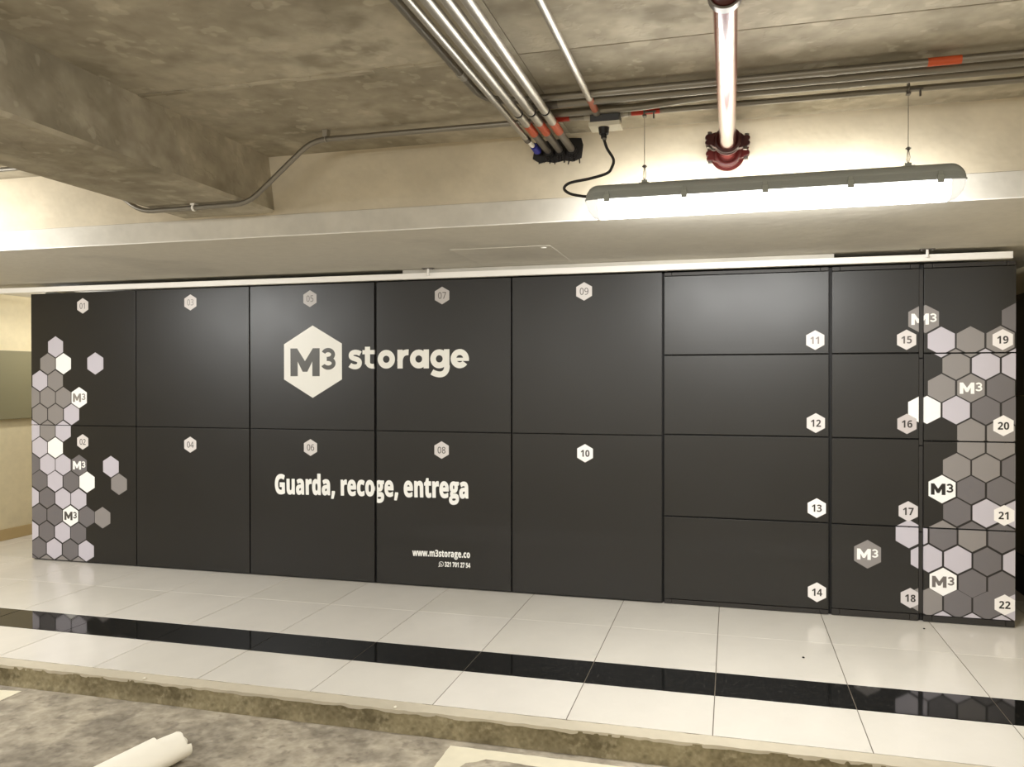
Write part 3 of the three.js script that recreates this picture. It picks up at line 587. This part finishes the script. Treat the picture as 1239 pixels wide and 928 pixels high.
{
  const t = thing('electrical_conduit', 'grey conduit between thick conduit and lamp box conduit, kinked near the red pipe', 'conduit');
  mesh('tube', bentTube([V(-0.82, PY + 0.002, 1.83), V(-0.36, PY + 0.002, 1.82), V(-0.12, PY + 0.004, 1.872), V(5.9, PY + 0.004, 1.872)], 0.0165, 0.07, 300), M.galvOld, t);
  mesh('coupling', cyl(0.42, PY + 0.004, 1.872, 0.0185, 0.045, 'x'), M.galvOld, t);
}
{ // four pipes that run into the bulkhead face
  const pl = ['slim leftmost of four parallel pipes entering the bulkhead, blue sleeve at its end', 'second pipe from the left in the bundle entering the bulkhead, with an orange tape band', 'third pipe from the left in the bundle entering the bulkhead, with an orange tape band', 'rightmost pipe of the bundle entering the bulkhead, with an orange tape band'];
  const xs = [-0.897, -0.842, -0.787, -0.73], ty = 2.523;
  xs.forEach((x, i) => {
    const t = thing('metal_pipe', pl[i], 'pipe', [x, ty, 0]);
    if (!i) {
      mesh('tube', cyl(0, 0.003, (ZF + 1.66) / 2, 0.0135, ZF - 1.66, 'z'), M.galv, t);
      mesh('coupling', [cyl(0, 0.003, 1.645, 0.0165, 0.008, 'z'), cyl(0, 0.003, 1.665, 0.0155, 0.03, 'z')], M.galvDark, t);
      mesh('connector', cyl(0.003, 0.001, 1.6, 0.0115, 0.08, 'z'), M.whiteMetal, t, 'pale plastic end piece');
      mesh('sleeve', cyl(0.006, 0, 1.515, 0.0195, 0.075, 'z', 18, 0.016), M.blue, t, 'blue sleeve');
      mesh('conductor', cyl(0.008, 0, 1.448, 0.01, 0.062, 'z'), M.rubber, t);
    } else {
      mesh('tube', cyl(0, 0, (ZF + 2.03) / 2, 0.0175, ZF - 2.03, 'z'), M.galv, t);
      mesh('coupling', [cyl(0, 0, 2.012, 0.0195, 0.008, 'z'), cyl(0, 0, 1.945, 0.0182, 0.125, 'z')], M.galv, t);
      mesh('joint_ring', cyl(0, 0, 2.021, 0.0186, 0.006, 'z'), M.black, t);
      mesh('tape_band', cyl(0, 0, 1.812, 0.0186, 0.14, 'z'), M.orange, t, 'orange tape band');
      mesh('end_tube', cyl(0, 0, 1.605, 0.0174, 0.28, 'z'), M.galvDark, t);
      mesh('locknut', [cyl(0, 0, 1.452, 0.0235, 0.016, 'z', 8), cyl(0, -0.002, 1.434, 0.0245, 0.014, 'z', 12)], M.rubber, t);
      const lugs = []; for (let k = 0; k < 5; k++) { const a = Math.PI * (1.1 + 0.2 * k); lugs.push(cyl(0.021 * Math.cos(a), 0.03 * Math.sin(a) - 0.002, 1.445, 0.0045, 0.02, 'y', 6)); }
      mesh('lug', lugs, M.rubber, t);
    }
  });
  const p = thing('entry_plate', 'black sealing plate on the bulkhead where the pipe bundle goes in', 'plate', [-0.79, 2.53, ZFACE]);
  const s = new THREE.Shape(), o = [[-0.135, -0.03], [-0.1, -0.052], [-0.07, -0.046], [-0.03, -0.054], [0.02, -0.046], [0.06, -0.054], [0.1, -0.04], [0.108, 0.02], [0.1, 0.05], [0.03, 0.056], [-0.05, 0.05], [-0.12, 0.045]];
  o.forEach(([a, b], i) => s[i ? 'lineTo' : 'moveTo'](a, b)); s.closePath();
  mesh('plate', new THREE.ExtrudeGeometry(s, { depth: 0.006, bevelEnabled: true, bevelSize: 0.002, bevelThickness: 0.002 }), M.rubber, p);
  const st = []; for (let k = 0; k < 9; k++) st.push(tube([V(-0.1 + k * 0.024, -0.046, 0.006), V(-0.1 + k * 0.024 + (rnd() - 0.5) * 0.01, -0.052 - rnd() * 0.02, 0.016)], 0.003, 1, 6));
  mesh('sealant_drip', st, M.rubber, p);
}
{ // single pipe to the junction box
  const t = thing('metal_pipe', 'single bright pipe coming across the ceiling down to the small junction box', 'pipe', [-0.552, 2.566, 0]);
  mesh('tube', cyl(0, 0, (ZF + 1.83) / 2, 0.0135, ZF - 1.83, 'z'), M.galv, t);
  mesh('tape_band', cyl(0, 0, 1.93, 0.0142, 0.14, 'z'), M.fadedTape, t, 'faded orange tape band');
  mesh('connector', [cyl(0, 0, 1.828, 0.0175, 0.022, 'z', 8), cyl(0, 0, 1.846, 0.0158, 0.02, 'z')], M.galv, t);
}
{
  const t = thing('junction_box', 'small dark junction box with a cream lower plate, between conduit and lamp cable', 'junction box', [-0.52, 2.552, 1.77]);
  mesh('box', bx(-0.062, 0.062, -0.022, 0.035, -0.045, 0.042, 0.004), M.boxGrey, t);
  mesh('cover', bx(-0.067, 0.067, -0.042, -0.0225, -0.048, 0.047, 0.003), M.coverCream, t, 'cream cover plate');
  for (const s of [-1, 1]) mesh('connector', [cyl(s * 0.07, 0.02, -0.01, 0.0185, 0.014, 'x', 8), cyl(s * 0.085, 0.02, -0.01, 0.0165, 0.018, 'x', 14), cyl(s * 0.08, 0.024, 0.014, 0.004, 0.014, 'z', 8)], M.galv, t);
  mesh('socket', [cyl(-0.006, -0.056, 0.015, 0.02, 0.028, 'y', 18, 0.024), cyl(-0.006, -0.078, 0.015, 0.0125, 0.018, 'y', 12)], M.rubber, t, 'black cable socket');
  mesh('gland', cyl(-0.004, -0.09, 0.015, 0.0085, 0.012, 'y', 8), M.galvOld, t);
}
{
  const o = mesh('power_cable', tube([V(-0.5245, 2.457, 1.785), V(-0.512, 2.42, 1.785), V(-0.485, 2.372, 1.785), V(-0.492, 2.338, 1.785), V(-0.514, 2.314, 1.785), V(-0.585, 2.297, 1.785), V(-0.674, 2.284, 1.783), V(-0.7, 2.262, 1.78), V(-0.676, 2.24, 1.777), V(-0.63, 2.228, 1.77), V(-0.597, 2.224, 1.765)], 0.0062, 120, 10), M.rubber);
  o.userData.label = 'black power cable looping from the junction box to the end of the lamp'; o.userData.category = 'cable';
}

// ---------------------------------------------------------------- red fire pipe
{
  const px = -0.016, py = 2.455;
  const t = thing('fire_pipe', 'glossy red fire pipe coming out of the bulkhead above the lamp, with bolted clamps', 'pipe', [px, py, 0]);
  mesh('tube', cyl(0, 0, (3.02 + ZL) / 2, 0.034, 3.02 - ZL, 'z', 40), M.pipeRed, t);
  mesh('end_ring', [cyl(0, 0.002, 3.015, 0.046, 0.03, 'z', 40), new THREE.TorusGeometry(0.0435, 0.0035, 10, 40).translate(0, 0.002, 3.032).toNonIndexed()], M.bolt, t, 'grey metal ring at the near end');
  mesh('end_cap', new THREE.SphereGeometry(0.0395, 28, 12, 0, Math.PI * 2, 0, Math.PI / 2).scale(1, 0.35, 1).rotateX(Math.PI / 2).translate(0, 0.002, 3.0305), M.fitRed, t, 'dark red end cap');
  // two grooved couplings at the wall
  const clamp = (z, s, dy, rot) => {
    const c = new THREE.Group(); void c;
    const gs = [new THREE.CylinderGeometry(0.051 * s, 0.051 * s, 0.044, 36).rotateX(Math.PI / 2), new THREE.TorusGeometry(0.047 * s, 0.011, 10, 36).translate(0, 0, 0.016), new THREE.TorusGeometry(0.047 * s, 0.011, 10, 36).translate(0, 0, -0.016)];
    for (const a of [0, Math.PI]) {
      const e = new THREE.Shape(); e.moveTo(0.03, -0.03); e.quadraticCurveTo(0.062, -0.03, 0.07, -0.018); e.quadraticCurveTo(0.09, -0.022, 0.092, -0.008); e.quadraticCurveTo(0.094, 0, 0.08, 0.003); e.quadraticCurveTo(0.094, 0.012, 0.088, 0.02); e.quadraticCurveTo(0.07, 0.026, 0.066, 0.018); e.quadraticCurveTo(0.056, 0.034, 0.03, 0.034); e.closePath();
      gs.push(new THREE.ExtrudeGeometry(e, { depth: 0.026, bevelEnabled: true, bevelSize: 0.003, bevelThickness: 0.003, bevelSegments: 2 }).translate(0, 0, -0.013).rotateZ(a));
    }
    const m = mesh('coupling', gs.map((q) => { const g = q.index ? q.toNonIndexed() : q; g.rotateZ(rot); g.translate(0, dy, z); return g; }), M.fitRed, t, 'dark red bolted coupling');
    for (const sx of [-1, 1]) mesh('bolt', [cyl(sx * 0.078, 0, 0, 0.006, 0.062, 'y', 10), cyl(sx * 0.078, 0.028, 0, 0.0105, 0.012, 'y', 6), cyl(sx * 0.078, -0.028, 0, 0.0105, 0.012, 'y', 6)].map((g) => g.rotateZ(rot).translate(0, dy, z)), M.bolt, m);
  };
  clamp(1.60, 1.0, 0.012, -0.12); clamp(1.45, 1.05, -0.004, 0.05);
  for (const s of [-1, 1]) mesh('eye_nut', [new THREE.TorusGeometry(0.013, 0.0042, 8, 20).translate(s * 0.058, 0.008, 1.53), cyl(s * 0.058, 0.008, 1.528, 0.006, 0.05, 'z', 10)], M.bolt, t);
  mesh('escutcheon', cyl(0, 0, ZFACE + 0.006, 0.075, 0.01, 'z', 36), M.fitRed, t);
}

// ---------------------------------------------------------------- the roll on the garage floor
{
  const turns = 4.2, N = 190, L = 70, r0 = 0.03, r1 = 0.066, len = 0.95, pos = [], idx = [];
  for (let i = 0; i <= N; i++) {
    const f = i / N, th = f * turns * 2 * Math.PI + 0.9, r = mix(r0, r1, f);
    const flat = 1 + 0.045 * Math.cos(3 * th + 0.6) * f;
    let end = 0.02 * Math.sin(th * 0.7) + 0.006 * Math.sin(th * 5.3);
    const last = ss(0.735, 0.75, f); end = end * 0.5 + last * (0.105 + 0.012 * Math.sin(th * 2.4 + 1)) * ss(0.1, 0.5, Math.cos(th - 2.0) + 0.35);
    for (let k = 0; k <= L; k++) { const s = k / L, z = end + (len - end) * s; pos.push(r * flat * Math.cos(th), r * flat * Math.sin(th), z); }
  }
  for (let i = 0; i < N; i++) for (let k = 0; k < L; k++) { const a = i * (L + 1) + k, b = a + 1, c = a + L + 1, d = c + 1; idx.push(a, c, b, b, c, d); }
  const g = new THREE.BufferGeometry(); g.setAttribute('position', new THREE.Float32BufferAttribute(pos, 3)); g.setIndex(idx); g.computeVertexNormals(); boxUV(g);
  const o = mesh('foam_roll', g, M.foam); o.position.set(-2.158, FL + 0.0665, 2.43); o.rotation.y = -0.17;
  o.userData.label = 'loosely rolled white sheet with a ragged end lying on the grey garage floor'; o.userData.category = 'roll';
}

renderer.render(scene, camera);
